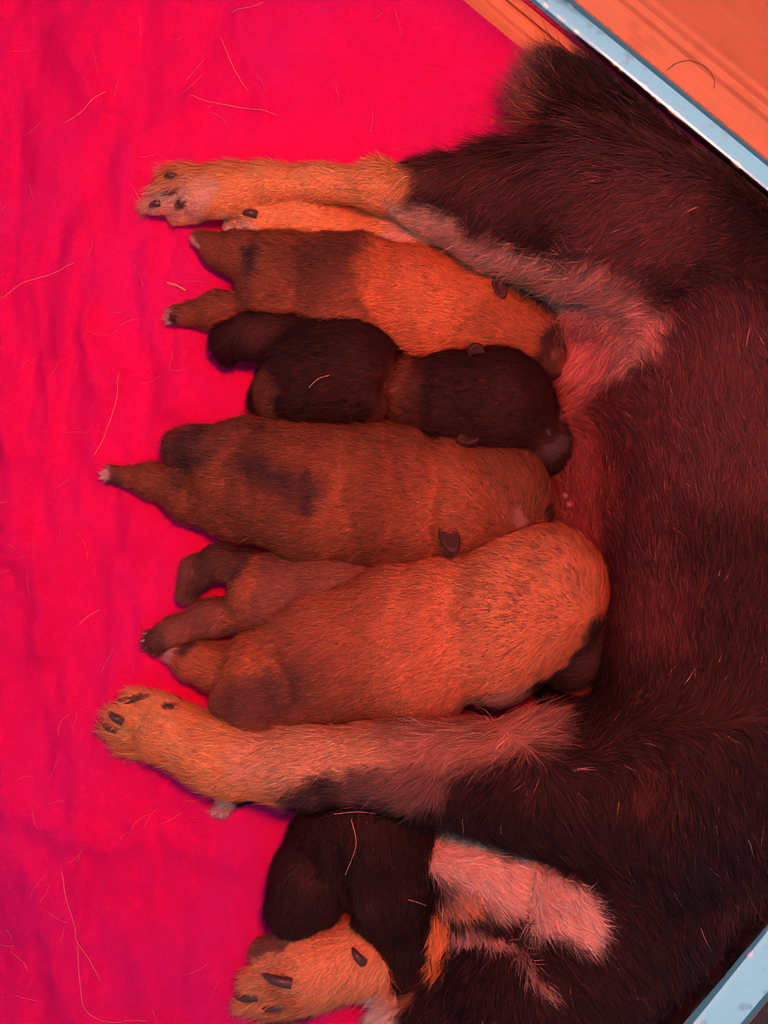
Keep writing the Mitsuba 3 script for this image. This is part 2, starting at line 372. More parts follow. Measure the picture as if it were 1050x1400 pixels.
def surface_net(d, axes, h):
    s = d < 0
    n = np.array(d.shape) - 1
    cnt = np.zeros(n, np.int8)
    for i, j, k in np.ndindex(2, 2, 2):
        cnt += s[i:i + n[0], j:j + n[1], k:k + n[2]]
    cells = np.argwhere((cnt > 0) & (cnt < 8))
    index = np.full(n, -1, np.int64)
    index[tuple(cells.T)] = np.arange(len(cells))
    acc, num = np.zeros((len(cells), 3)), np.zeros(len(cells))
    corner = list(np.ndindex(2, 2, 2))
    val = {c: d[tuple((cells + c).T)] for c in corner}
    for c in corner:
        for ax in range(3):
            if c[ax] == 0:
                e = tuple(1 if i == ax else c[i] for i in range(3))
                va, vb = val[c], val[e]
                cross = (va < 0) != (vb < 0)
                t = np.where(cross, va / np.where(cross, va - vb, 1), 0)
                p = np.tile(np.array(c, float), (len(cells), 1))
                p[:, ax] += t
                acc[cross] += p[cross]
                num[cross] += 1
    v = (cells + acc / num[:, None]) * h + [x[0] for x in axes]
    faces = []
    for ax in range(3):
        o = [i for i in range(3) if i != ax]
        sl0, sl1 = [slice(None)] * 3, [slice(None)] * 3
        sl0[ax], sl1[ax] = slice(0, -1), slice(1, None)
        ch = np.argwhere(s[tuple(sl0)] != s[tuple(sl1)])
        ch = ch[(ch[:, o[0]] > 0) & (ch[:, o[1]] > 0) & (ch[:, o[0]] < n[o[0]]) & (ch[:, o[1]] < n[o[1]])]
        q = []
        for du, dv in ((1, 1), (0, 1), (0, 0), (1, 0)):
            cc = ch.copy()
            cc[:, o[0]] -= du
            cc[:, o[1]] -= dv
            q.append(index[tuple(cc.T)])
        q = np.stack(q, 1)
        flip = s[tuple(ch.T)] == (ax == 1)
        q[flip] = q[flip][:, ::-1]
        faces.append(q)
    q = np.vstack(faces)
    q = q[(q >= 0).all(1)]
    m = trimesh.Trimesh(v, np.vstack([q[:, [0, 1, 2]], q[:, [0, 2, 3]]]), process=False)
    if m.volume < 0:
        m.invert()
    trimesh.smoothing.filter_taubin(m, iterations=6)
    return m


class Coat:
    """Colour patches, hair flow and length over world x, y (with a little noise at the borders)."""

    def __init__(self, base, z=0.05, warp=0.006, seed=0):
        self.base, self.z, self.warp, self.seed = np.array(base, float), z, warp, seed
        self.patches, self.flows, self.lengths, self.flecks = [], [], [], []

    def patch(self, pts, r, col, soft=0.5, z=None):
        """A band of colour along a pixel polyline, r px wide to each side."""
        z = self.z if z is None else z
        self.patches.append((np.array([at(x, y, z)[:2] for x, y in pts]), r * (H - z) / F, np.array(col, float), soft))
        return self

    def flow(self, *items):
        for px, py, dx, dy in items:
            self.flows.append((at(px, py, self.z)[:2], unit(np.array([dx, -dy, 0.0]))))
        return self

    def length(self, base, *items):
        self.len0 = base
        for px, py, r, l in items:
            self.lengths.append((at(px, py, self.z)[:2], r * (H - self.z) / F, l))
        return self

    def colour(self, p):
        w = np.stack([meshkit.fbm(p * 70, 3, self.seed + 3), meshkit.fbm(p * 70, 3, self.seed + 11)], -1) - 0.5
        xy = p[:, :2] + w * 2.6 * self.warp
        c = np.tile(self.base, (len(p), 1))
        for pts, r, col, soft in self.patches:
            d = np.full(len(p), 1e9)
            if len(pts) == 1:
                d = np.linalg.norm(xy - pts[0], axis=1)
            for a, b in zip(pts[:-1], pts[1:]):
                ab = b - a
                t = np.clip(((xy - a) @ ab) / (ab @ ab), 0, 1)
                d = np.minimum(d, np.linalg.norm(xy - a - t[:, None] * ab, axis=1))
            k = np.clip((r * (1 + soft / 2) - d) / (r * soft), 0, 1)
            k = (k * k * (3 - 2 * k))[:, None]
            c = c * (1 - k) + col * k
        return c

    def direction(self, p):
        num, den = np.zeros((len(p), 3)), 0
        for c, f in self.flows:
            w = 1 / (np.sum((p[:, :2] - c) ** 2, 1) + 1e-5) ** 1.5
            num += w[:, None] * f
            den = den + w
        return unit(num / np.asarray(den)[:, None])

    def hair_length(self, p):
        l = np.full(len(p), self.len0)
        for c, r, v in self.lengths:
            k = np.clip(1.5 - np.linalg.norm(p[:, :2] - c, axis=1) / r, 0, 1)
            l = l * (1 - k) + v * k
        return l


def grow(body, coat, n, width, lift, others=(), seed=1, tuft=0.35, stray=0.06, spread=0.22, vary=0.16, frame=130, dark=None, pale=0.0):
    """Tapered hairs on the body's surface: (mesh, normals, colours)."""
    rng = np.random.default_rng(seed)
    m = body.mesh
    tri = m.triangles
    fn, area = m.face_normals, m.area_faces.copy()
    c = m.triangles_center
    px, py = 525 + c[:, 0] * F / (H - c[:, 2]), 700 - c[:, 1] * F / (H - c[:, 2])
    area *= (fn[:, 2] > -0.45) & (px > -frame) & (px < 1050 + frame) & (py > -frame) & (py < 1400 + frame)
    L0 = coat.hair_length(c)
    area = area / np.maximum(L0, 0.003) ** 0.75
    f = rng.choice(len(area), n, p=area / area.sum())
    u = rng.random((n, 2))
    u = np.where(u.sum(1, keepdims=True) > 1, 1 - u, u)
    t = tri[f]
    p = t[:, 0] + u[:, :1] * (t[:, 1] - t[:, 0]) + u[:, 1:] * (t[:, 2] - t[:, 0])
    vn = m.vertex_normals[m.faces[f]]
    nr = unit(vn[:, 0] * (1 - u.sum(1, keepdims=True)) + vn[:, 1] * u[:, :1] + vn[:, 2] * u[:, 1:])
    d = coat.direction(p)
    L = coat.hair_length(p)
    # tufts: the direction and the lift wander together over a few hair widths
    q = p / np.maximum(np.median(L), 0.004)
    wob = np.stack([meshkit.fbm(q * 0.9 + 31 * i, 2, seed + i) - 0.5 for i in range(3)], -1)
    d = d + wob * 2.2 * tuft + rng.normal(0, spread, (n, 3))
    d = unit(d - np.sum(d * nr, 1, keepdims=True) * nr)
    L = L * rng.uniform(0.6, 1.15, n) * (0.8 + 0.5 * meshkit.fbm(q * 0.7 + 5, 2, seed + 7))
    a = np.clip(lift * (0.55 + 0.9 * rng.random(n) + 1.4 * (meshkit.fbm(q * 1.1 + 9, 2, seed + 9) - 0.5)), 0.03, 1.3)
    wild = rng.random(n) < stray
    a = np.where(wild, a + rng.uniform(0.1, 0.4, n), a)
    L = np.where(wild, L * 1.2, L)
    ca, sa = np.cos(a)[:, None], np.sin(a)[:, None]
    p1 = p + 0.5 * L[:, None] * (d * ca + nr * sa)
    a2 = a * 0.45
    bend = np.cross(nr, d) * rng.normal(0, 0.16, n)[:, None]
    p2 = p1 + 0.5 * L[:, None] * unit(d * np.cos(a2)[:, None] + nr * np.sin(a2)[:, None] + bend)
    keep = (p2[:, 2] > 0.0006)
    for nn, cc, slope in body.planes:
        keep &= p2[:, :2] @ nn[:2] < cc + slope * p2[:, 2] + 0.003
    for o in others:
        keep &= (o.inside(p2) > 0) & (o.inside(p1) > 0)
    p, p1, p2, d, nr, L = (x[keep] for x in (p, p1, p2, d, nr, L))
    n = len(p)
    side = unit(np.cross(d, nr) + nr * rng.normal(0, 0.30, (n, 1)))
    w = (width * rng.uniform(0.7, 1.3, n))[:, None]
    base = p - nr * 0.0003
    v = np.stack([base - side * w / 2, base + side * w / 2, p1 - side * w * 0.42, p1 + side * w * 0.42, p2], 1).reshape(-1, 3)
    i = np.arange(n)[:, None] * 5
    faces = np.vstack([i + [0, 1, 3], i + [0, 3, 2], i + [2, 3, 4]])
    hn = unit(nr + d * 0.15 + side * rng.normal(0, 0.5, (n, 1)) + d * rng.normal(0, 0.3, (n, 1)))
    normals = np.repeat(hn, 5, 0)
    col = coat.colour(p)
    col = col * np.exp(rng.normal(0, vary, (n, 1)))
    if dark is not None:
        frac, tone = dark
        fr = np.full(n, frac)
        for cc, r, amount in coat.flecks:
            fr = fr + amount * np.exp(-np.sum((p[:, :2] - cc) ** 2, 1) / r**2)
        k = (rng.random(n) < fr * (0.1 + 1.8 * meshkit.fbm(p * 160, 2, seed + 5) ** 2 * 1.6))[:, None]
        col = np.where(k, np.minimum(col, tone), col)
    col = np.where((rng.random(n) < pale)[:, None], np.maximum(col, (0.42, 0.27, 0.22)), col)
    colours = np.repeat(np.clip(col, 0.004, 0.95), 5, 0)
    return (v, faces), normals, colours


def ply_n(vf, bsdf, normals, colours):
    path = meshkit.write_ply(vf, False, None, colours, normals=normals)
    return {'type': 'ply', 'filename': path, 'face_normals': False, 'bsdf': {'type': 'ref', 'id': bsdf}}


def claw(key, base, tip, r, mat='mat_claw', sag=0.003):
    """A curved claw from base (px, py, z) to tip."""
    a, b = at(*base), at(*tip)
    mid = (a + b) / 2 + [0, 0, sag]
    n = 9
    s = spline([a, mid, b], n)
    rad = r * np.sqrt(np.clip(1 - np.linspace(0, 1, n) ** 1.6, 0.006, 1))
    scene[key] = mikit.ply(tube(s, rad, 10), mat, smooth=50)


def numbered(base):
    if base not in scene and base not in labels:
        return base
    k = 1
    while '%s_%03d' % (base, k) in scene or '%s_%03d' % (base, k) in labels:
        k += 1
    return '%s_%03d' % (base, k)


# ------------------------------------------------------------------ shapes of the animals
TAN, WHITE, BLACK = (0.92, 0.47, 0.18), (0.86, 0.76, 0.66), (0.019, 0.013, 0.016)
mom = Body(0.0022)
# trunk, lying on its side
mom.limb([(1010, 330, 0.066, 125), (1042, 520, 0.070, 185), (1082, 780, 0.075, 215), (1050, 1020, 0.078, 205), (930, 1230, 0.068, 190), (800, 1400, 0.060, 150), (700, 1540, 0.060, 120)], k=0.03, flat=0.72)
mom.limb([(868, 455, 0.040, 70), (918, 560, 0.042, 92), (948, 690, 0.044, 115), (978, 830, 0.046, 108), (935, 960, 0.05, 105)], k=0.025, flat=0.75)
mom.limb([(860, 1330, 0.05, 160), (720, 1345, 0.044, 92), (625, 1395, 0.036, 78)], k=0.02, flat=0.8)
mom.limb([(800, 1180, 0.046, 80), (700, 1193, 0.042, 62), (630, 1190, 0.036, 45)], k=0.02, flat=0.8)
mom.limb([(810, 465, 0.022, 58), (812, 600, 0.024, 72), (820, 720, 0.022, 70), (866, 850, 0.018, 72), (850, 955, 0.018, 60), (785, 962, 0.016, 46)], k=0.02, flat=0.8)
mom.limb([(630, 1192, 0.038, 48), (715, 1203, 0.045, 60), (800, 1200, 0.05, 75)], k=0.025, flat=0.8)
mom.limb([(548, 1402, 0.034, 44), (640, 1405, 0.038, 70)], k=0.014)
# head, outside the frame
mom.limb([(690, 1580, 0.055, 115), (600, 1660, 0.05, 95)], k=0.02)
mom.limb([(600, 1670, 0.042, 60), (500, 1700, 0.036, 42)], k=0.02)
# upper hind leg
mom.limb([(960, 318, 0.088, 112), (800, 300, 0.086, 98), (690, 290, 0.068, 68), (590, 268, 0.054, 48)], k=0.022, limb=True)
mom.limb([(590, 266, 0.054, 48), (520, 256, 0.046, 31), (440, 249, 0.038, 23), (370, 250, 0.033, 23), (320, 260, 0.027, 31), (280, 263, 0.024, 33)], k=0.009, limb=True)
for x0, y0, x1, y1, r, z in ((262, 242, 234, 243, 14, 0.023), (252, 256, 222, 261, 14, 0.025), (245, 273, 210, 280, 14, 0.020), (268, 288, 244, 295, 13, 0.014)):
    mom.limb([(x0, y0, z, r + 2), (x1, y1, z - 0.006, r - 4)], k=0.0028, limb=True)
# lower hind leg
mom.limb([(358, 301, 0.020, 27), (420, 300, 0.020, 28), (520, 325, 0.020, 36), (640, 360, 0.028, 48), (820, 380, 0.05, 80)], k=0.008)
for x0, y0, x1, y1, r in ((345, 290, 326, 294, 13), (340, 303, 316, 309, 12), (345, 315, 318, 320, 11)):
    mom.limb([(x0, y0, 0.018, r + 1), (x1, y1, 0.012, r - 3)], k=0.0025)
# tail
mom.limb([(960, 230, 0.050, 38), (890, 165, 0.046, 34), (820, 125, 0.040, 36), (775, 125, 0.034, 34), (742, 150, 0.026, 24)], k=0.008, flat=0.85)
# upper fore leg
mom.limb([(900, 1090, 0.085, 150), (740, 1070, 0.080, 85), (570, 1052, 0.066, 60), (420, 1050, 0.046, 54), (310, 1034, 0.034, 48), (235, 1003, 0.026, 42)], k=0.012, limb=True)
for x0, y0, x1, y1, r, z in ((225, 972, 186, 956, 17, 0.027), (215, 985, 168, 975, 17, 0.028), (212, 1000, 158, 998, 16, 0.021), (225, 1018, 178, 1018, 15, 0.015)):
    mom.limb([(x0, y0, z, r + 2), (x1, y1, z - 0.007, r - 2)], k=0.0032, limb=True)
# lower fore leg
mom.limb([(430, 1322, 0.024, 52), (510, 1302, 0.022, 48), (600, 1262, 0.026, 50), (740, 1220, 0.040, 60)], k=0.010)
for x0, y0, x1, y1, r, z in ((410, 1295, 366, 1302, 22, 0.027), (400, 1322, 352, 1338, 22, 0.026), (400, 1348, 346, 1362, 19, 0.019), (420, 1362, 375, 1377, 16, 0.013)):
    mom.limb([(x0, y0, z, r + 4), (x1, y1, z - 0.008, r - 4)], k=0.0035)

P = {}
p1 = P['p1'] = Body(0.0013)
p1.limb([(385, 385, None, 62), (480, 400, None, 74), (590, 420, None, 76), (660, 428, 0.036, 62)], k=0.012, flat=0.92)
p1.limb([(660, 430, 0.037, 64), (715, 447, 0.036, 52), (748, 492, 0.034, 28)], k=0.008)
p1.limb([(400, 352, 0.024, 34), (335, 350, 0.019, 31), (300, 342, 0.016, 20), (276, 328, 0.014, 11)], k=0.006)
p1.limb([(360, 420, 0.016, 34), (300, 425, 0.013, 22), (245, 431, 0.010, 14)], k=0.006)
for x, y in ((236, 425), (232, 432), (235, 439)):
    p1.limb([(248, 431, 0.009, 8), (x, y, 0.008, 5.5)], k=0.002)
p2 = P['p2'] = Body(0.0013)
p2.limb([(425, 515, 0.035, 72), (470, 508, 0.036, 72), (520, 525, 0.034, 58)], k=0.010, flat=0.95)
p2.limb([(552, 548, 0.034, 46), (610, 550, 0.040, 68), (672, 552, 0.044, 80)], k=0.005)
p2.limb([(700, 562, 0.040, 62), (752, 606, 0.038, 36), (774, 598, 0.040, 24)], k=0.008)
p2.limb([(420, 462, 0.034, 36), (345, 460, 0.032, 30), (312, 465, 0.028, 21), (313, 486, 0.022, 13)], k=0.006)
p2.limb([(385, 540, 0.028, 40), (370, 545, 0.02, 30)], k=0.008)
p2.dent([(545, 480), (526, 530), (533, 590)], 9, 0.009)
p1.dent([(525, 345), (512, 420), (520, 480)], 16, 0.0025).dent([(620, 365), (605, 420)], 14, 0.0015).dent([(400, 330), (408, 380), (395, 430)], 14, 0.002)
p3 = P['p3'] = Body(0.0013)
p3.dent([(585, 600), (600, 660), (585, 720), (600, 765)], 11, 0.0035).dent([(530, 600), (545, 680), (530, 760)], 12, 0.0028).dent([(480, 600), (470, 680), (500, 760)], 12, 0.0016).dent([(640, 605), (655, 650)], 10, 0.003).dent([(330, 600), (300, 640), (310, 670)], 12, 0.003)
p3.limb([(340, 645, None, 74), (430, 672, None, 92), (535, 678, 0.042, 92), (620, 685, 0.044, 86)], k=0.012, flat=0.92)
p3.limb([(630, 682, 0.048, 76), (685, 676, 0.047, 64), (725, 706, 0.040, 34)], k=0.010)
p3.limb([(330, 612, 0.034, 36), (280, 613, 0.030, 29), (250, 612, 0.027, 25)], k=0.006)
p3.limb([(330, 690, 0.020, 52), (260, 675, 0.016, 32), (215, 657, 0.013, 22), (165, 650, 0.010, 14)], k=0.008)
for x, y in ((153, 641), (147, 647), (150, 655)):
    p3.limb([(166, 649, 0.010, 9), (x, y, 0.008, 6)], k=0.002)
p4 = P['p4'] = Body(0.0013)
p4.limb([(370, 812, 0.030, 56), (450, 805, 0.030, 62), (540, 785, 0.024, 50), (640, 770, 0.02, 40)], k=0.012, flat=0.9)
p4.limb([(340, 775, 0.030, 22), (300, 768, 0.026, 20), (270, 782, 0.022, 20), (258, 806, 0.018, 15)], k=0.006)
p4.limb([(355, 836, 0.022, 32), (290, 844, 0.017, 22), (240, 866, 0.014, 18), (217, 875, 0.012, 16)], k=0.008)
for x, y in ((203, 866), (200, 875), (203, 884), (214, 890)):
    p4.limb([(220, 876, 0.010, 10), (x, y, 0.008, 6)], k=0.002)
p5 = P['p5'] = Body(0.0013)
p5.limb([(375, 925, 0.034, 70), (460, 892, 0.040, 88), (570, 872, 0.046, 104), (660, 858, 0.049, 106)], k=0.012, flat=0.9)
p5.limb([(690, 835, 0.055, 98), (738, 810, 0.054, 94)], k=0.010, flat=0.95)
p5.limb([(755, 862, 0.046, 68), (790, 894, 0.043, 46), (822, 858, 0.046, 30)], k=0.007)
p5.dent([(640, 770), (612, 830), (618, 900), (640, 960)], 20, 0.0035).dent([(560, 775), (545, 850), (560, 930)], 14, 0.0018).dent([(378, 988), (402, 955), (400, 925), (385, 905)], 9, 0.0025)
p5.limb([(400, 948, 0.044, 44), (350, 956, 0.042, 40), (327, 957, 0.038, 36)], k=0.006)
p5.limb([(370, 912, 0.028, 38), (300, 913, 0.021, 28), (264, 903, 0.018, 20), (246, 895, 0.016, 15)], k=0.008)
for x, y in ((236, 884), (231, 892), (232, 901), (243, 879)):
    p5.limb([(250, 895, 0.016, 10), (x, y, 0.013, 6.5)], k=0.002)
p6 = P['p6'] = Body(0.0013)
p6.limb([(500, 1060, 0.028, 62), (502, 1130, 0.038, 88), (528, 1210, 0.040, 64), (556, 1290, 0.036, 35), (562, 1360, 0.032, 32)], k=0.008, flat=0.92)
p6.limb([(440, 1150, 0.034, 46), (420, 1205, 0.038, 48), (406, 1238, 0.040, 38), (440, 1240, 0.040, 24)], k=0.006)
p6.limb([(440, 1070, 0.016, 34), (350, 1078, 0.009, 14), (311, 1096, 0.009, 10)], k=0.006)
p6.dent([(462, 1150), (468, 1205), (480, 1262)], 9, 0.005)
for x, y in ((297, 1108), (303, 1112), (311, 1109)):
    p6.limb([(310, 1097, 0.008, 8), (x, y, 0.006, 5)], k=0.002)

limbs = lambda axes: mom.field(axes, only_limbs=True)
wrinkle = lambda amp, sx, sy, ang, seed: (lambda axes: (amp * (meshkit.fbm(np.stack(np.broadcast_arrays(
    (axes[0].reshape(-1, 1) * math.cos(ang) + axes[1].reshape(1, -1) * math.sin(ang)) * sx, (-axes[0].reshape(-1, 1) * math.sin(ang) + axes[1].reshape(1, -1) * math.cos(ang)) * sy, 0.0), -1), 3, seed) - 0.5))[:, :, None].astype(np.float32))
p5.build([limbs], shape=wrinkle(0.0035, 60, 16, -0.3, 1))
f5 = lambda axes: np.maximum(p5.field(axes), 0.0007 - mom.field(axes, True))
p3.build([limbs, f5], shape=wrinkle(0.0040, 75, 18, 0.15, 2))
p2.build([limbs, p3.field], shape=wrinkle(0.0025, 70, 20, 0.1, 3))
p1.build([limbs, p2.field], shape=wrinkle(0.0030, 70, 18, -0.1, 4))
p4.build([limbs, p3.field, f5], shape=wrinkle(0.0025, 70, 18, 0.1, 5))
p6.build([mom.field if False else limbs], shape=wrinkle(0.0025, 60, 20, 1.4, 6))


def clear_of_pups(axes):
    out = np.full([len(x) for x in axes], 0.05, np.float32)
    for b in P.values():
        f = b.field(axes)
        out = np.minimum(out, np.maximum(f, 0.0007 - mom.field(axes, True)))
    return out


rail_c = (u0 @ U_SIDE) - 0.0105
pan_c = (l0 @ L_SIDE) - 0.016
mom.build([clear_of_pups], planes=[(U_SIDE, rail_c - 0.001, -rail_c / H), (L_SIDE, pan_c, 0.0)], shape=wrinkle(0.010, 22, 14, 0.4, 9))
print('bodies', {k: len(b.mesh.faces) for k, b in {**P, 'mom': mom}.items()})

# ------------------------------------------------------------------ coats
coats = {}
SABLE, RUST, ORANGE, CHAR = (0.26, 0.105, 0.055), (0.40, 0.155, 0.070), (0.66, 0.27, 0.12), (0.040, 0.027, 0.028)
PINK = (0.80, 0.52, 0.46)
c = coats['p1'] = Coat((0.30, 0.115, 0.055), seed=1)
c.patch([(560, 380), (600, 440), (560, 490)], 66, (0.72, 0.26, 0.10), 0.35).patch([(640, 420), (650, 480)], 70, (0.72, 0.27, 0.10), 0.5).patch([(700, 450)], 52, (0.46, 0.18, 0.07), 0.8)
c.patch([(430, 360), (470, 350)], 30, (0.15, 0.065, 0.040), 1.8).patch([(346, 340), (346, 372)], 11, (0.085, 0.05, 0.05), 1.8).patch([(370, 440), (480, 460)], 30, (0.40, 0.16, 0.07), 0.9)
c.patch([(752, 478), (752, 520)], 20, (0.075, 0.045, 0.042), 0.5, 0.04).patch([(762, 488)], 10, (0.22, 0.11, 0.09), 0.6, 0.04)
c.patch([(262, 320), (270, 338)], 7, PINK, 0.6, 0.014).patch([(232, 423), (226, 441)], 8, PINK, 0.6, 0.012).patch([(240, 430)], 5, CHAR, 0.6, 0.012)
c.flow((350, 380, -1, 0), (500, 400, -1, 0.05), (620, 420, -1, -0.1), (720, 450, -0.9, -0.5), (290, 340, -1, -0.4), (260, 430, -1, 0.1)).length(0.0058, (270, 330, 25, 0.0028), (240, 432, 20, 0.0028), (755, 500, 22, 0.0025))
c = coats['p2'] = Coat((0.024, 0.014, 0.015), seed=2)
c.patch([(556, 505), (545, 570)], 24, (0.19, 0.075, 0.045), 1.6).patch([(362, 520), (365, 560)], 16, (0.20, 0.085, 0.045), 0.9).patch([(330, 450), (380, 440)], 20, (0.06, 0.032, 0.028), 1.0)
c.patch([(768, 575)], 9, (0.22, 0.12, 0.11), 0.7, 0.035).patch([(765, 612), (730, 640)], 11, (0.055, 0.055, 0.060), 0.9, 0.04).patch([(741, 598)], 4, (0.13, 0.11, 0.11), 0.8, 0.045)
c.flow((430, 500, -1, 0.1), (520, 540, -1, 0), (640, 540, -1, 0), (730, 600, -0.9, -0.4), (310, 470, -0.6, 0.9)).length(0.0055, (750, 610, 30, 0.0025))
c = coats['p3'] = Coat((0.30, 0.110, 0.050), seed=3)
c.patch([(620, 650), (600, 720)], 40, (0.44, 0.165, 0.07), 1.2).patch([(480, 620), (460, 740)], 26, (0.38, 0.14, 0.06), 1.2).patch([(690, 640), (720, 680)], 36, (0.25, 0.105, 0.050), 1.1)
c.patch([(355, 640), (400, 655), (425, 670)], 20, (0.085, 0.05, 0.042), 2.0).patch([(425, 640), (430, 690)], 7, (0.07, 0.045, 0.042), 1.2).patch([(245, 612), (275, 610)], 26, (0.090, 0.050, 0.042), 0.8)
c.patch([(300, 600), (350, 590)], 22, (0.22, 0.09, 0.05), 1.0).patch([(240, 662), (236, 640)], 12, (0.14, 0.07, 0.05), 1.0)
c.patch([(702, 712)], 14, (0.42, 0.24, 0.20), 0.8).patch([(160, 652)], 13, (0.14, 0.08, 0.065), 0.8, 0.012).patch([(147, 644), (146, 655)], 7, PINK, 0.6, 0.01).patch([(752, 708)], 8, CHAR, 0.6)
c.flow((330, 650, -1, 0.1), (450, 670, -1, 0.1), (600, 690, -1, -0.1), (690, 660, -0.75, -0.7), (725, 690, -0.5, -0.9), (250, 612, -1, 0), (190, 655, -1, -0.2)).length(0.0062, (150, 650, 22, 0.0028), (700, 715, 16, 0.0022))
c = coats['p4'] = Coat((0.30, 0.135, 0.085), seed=4)
c.patch([(340, 790), (320, 840)], 22, (0.48, 0.17, 0.075), 0.9).patch([(260, 800), (290, 770), (330, 757)], 20, (0.13, 0.065, 0.048), 0.7).patch([(212, 878)], 22, (0.15, 0.085, 0.065), 0.9, 0.02)
c.flow((400, 800, -1, 0.1), (330, 840, -1, 0.35), (220, 875, -1, 0.3), (300, 770, -0.9, 0.4), (260, 800, -0.3, 1)).length(0.0055, (215, 878, 25, 0.0028))
c = coats['p5'] = Coat((0.50, 0.185, 0.085), seed=5)
c.patch([(600, 790), (620, 940)], 80, (0.66, 0.27, 0.125), 1.2, 0.08).patch([(700, 780), (760, 800), (700, 900)], 80, (0.70, 0.34, 0.155), 1.0, 0.08)
c.patch([(420, 920), (440, 960)], 60, (0.33, 0.125, 0.065), 1.1).patch([(325, 960), (365, 958), (398, 938)], 32, (0.19, 0.085, 0.058), 1.2).patch([(300, 900), (350, 890)], 22, (0.56, 0.19, 0.075), 0.9)
c.patch([(640, 965), (740, 935)], 16, (0.46, 0.36, 0.27), 1.0).patch([(838, 838), (812, 862), (780, 910), (745, 930)], 21, (0.045, 0.043, 0.043), 0.5, 0.05)
c.patch([(842, 852), (826, 884), (800, 910), (775, 922)], 26, (0.040, 0.038, 0.038), 0.5, 0.05)
c.patch([(262, 886)], 14, (0.12, 0.06, 0.05), 0.8, 0.02).patch([(234, 881), (231, 902)], 9, PINK, 0.6, 0.015)
c.flow((380, 930, -1, 0.3), (500, 890, -1, 0.3), (620, 870, -1, 0.25), (700, 780, -0.9, -0.2), (800, 790, -0.6, -0.75), (740, 900, -0.8, 0.45), (790, 860, -0.8, 0), (330, 960, -0.8, 0.4), (260, 905, -1, -0.3)).length(0.0064, (790, 890, 30, 0.003), (245, 892, 22, 0.0028))
c.flecks += [(at(745, 790, 0.08)[:2], 0.020, 0.22), (at(700, 850, 0.08)[:2], 0.022, 0.18)]
c = coats['p6'] = Coat((0.022, 0.013, 0.014), seed=6)
c.patch([(320, 1092), (303, 1106)], 12, PINK, 0.5, 0.01).patch([(430, 1190), (480, 1230)], 36, (0.036, 0.020, 0.020), 1.2).patch([(303, 1103)], 14, PINK, 0.5, 0.01)
c.flow((500, 1130, 0, 1), (500, 1230, 0.1, 1), (550, 1320, 0.1, 1), (420, 1220, -0.4, 0.9), (320, 1090, -1, 0.3)).length(0.0060, (305, 1100, 20, 0.0022))

c = coats['mom'] = Coat(BLACK, z=0.10, warp=0.0055, seed=20)
GREY, BROWN, RBROWN = (0.30, 0.19, 0.15), (0.115, 0.062, 0.054), (0.16, 0.070, 0.060)
c.patch([(1000, 520), (920, 520), (910, 620), (1010, 630)], 88, (0.085, 0.042, 0.048), 0.8).patch([(850, 570), (850, 700), (870, 860)], 55, (0.105, 0.040, 0.042), 1.4)
c.patch([(800, 560), (790, 660), (790, 720)], 40, (0.21, 0.055, 0.050), 1.0, 0.05)
c.patch([(700, 230), (900, 220), (860, 330)], 80, (0.085, 0.046, 0.048), 1.2).patch([(600, 235), (660, 235)], 40, (0.12, 0.055, 0.045), 1.0, 0.07)
# upper hind leg: tan to the hock, pale fringe along the inner thigh
c.patch([(200, 268), (400, 262), (505, 262)], 62, TAN, 0.35, 0.04).patch([(215, 275), (280, 285)], 24, (0.88, 0.60, 0.40), 1.4, 0.02).patch([(500, 285), (600, 335)], 26, (0.84, 0.60, 0.42), 0.7, 0.055)
c.patch([(610, 346), (700, 374), (800, 405)], 18, (0.62, 0.40, 0.30), 1.0, 0.06).patch([(790, 430), (840, 440), (850, 480)], 36, (0.66, 0.36, 0.29), 1.0, 0.06)
c.patch([(790, 470), (800, 500)], 34, (0.72, 0.29, 0.26), 1.0, 0.05).patch([(790, 545)], 20, (0.42, 0.14, 0.10), 1.0, 0.05)
c.patch([(320, 310), (420, 300), (500, 310)], 34, TAN, 0.3, 0.02).patch([(318, 312), (345, 318)], 16, (0.86, 0.70, 0.56), 0.8, 0.02)
for x, y, r in ((234, 262, 6), (246, 283, 5)):
    c.patch([(x, y), (x + 14, y - 3)], r, (0.16, 0.10, 0.085), 1.0, 0.03)
# tail
c.patch([(735, 100), (722, 150), (740, 180)], 30, (0.34, 0.185, 0.135), 1.2, 0.03).patch([(830, 115), (860, 150)], 46, (0.010, 0.011, 0.012), 0.9, 0.04)
# upper fore leg
c.patch([(150, 985), (260, 1010), (350, 1040)], 78, TAN, 0.3, 0.04).patch([(350, 1040), (440, 1015), (560, 1005)], 38, (0.80, 0.47, 0.26), 0.8, 0.06)
c.patch([(560, 1010), (650, 1000), (730, 970)], 30, (0.52, 0.29, 0.20), 1.1, 0.08).patch([(410, 1085), (470, 1082)], 24, (0.075, 0.052, 0.052), 1.6, 0.06).patch([(500, 1080), (590, 1050)], 26, (0.20, 0.115, 0.10), 1.2, 0.07)
c.patch([(150, 992)], 10, (0.12, 0.07, 0.06), 1.0, 0.02).patch([(172, 962), (205, 950)], 3.5, (0.12, 0.06, 0.05), 0.8, 0.025).patch([(230, 957), (245, 962)], 6, (0.10, 0.06, 0.055), 0.8, 0.03)
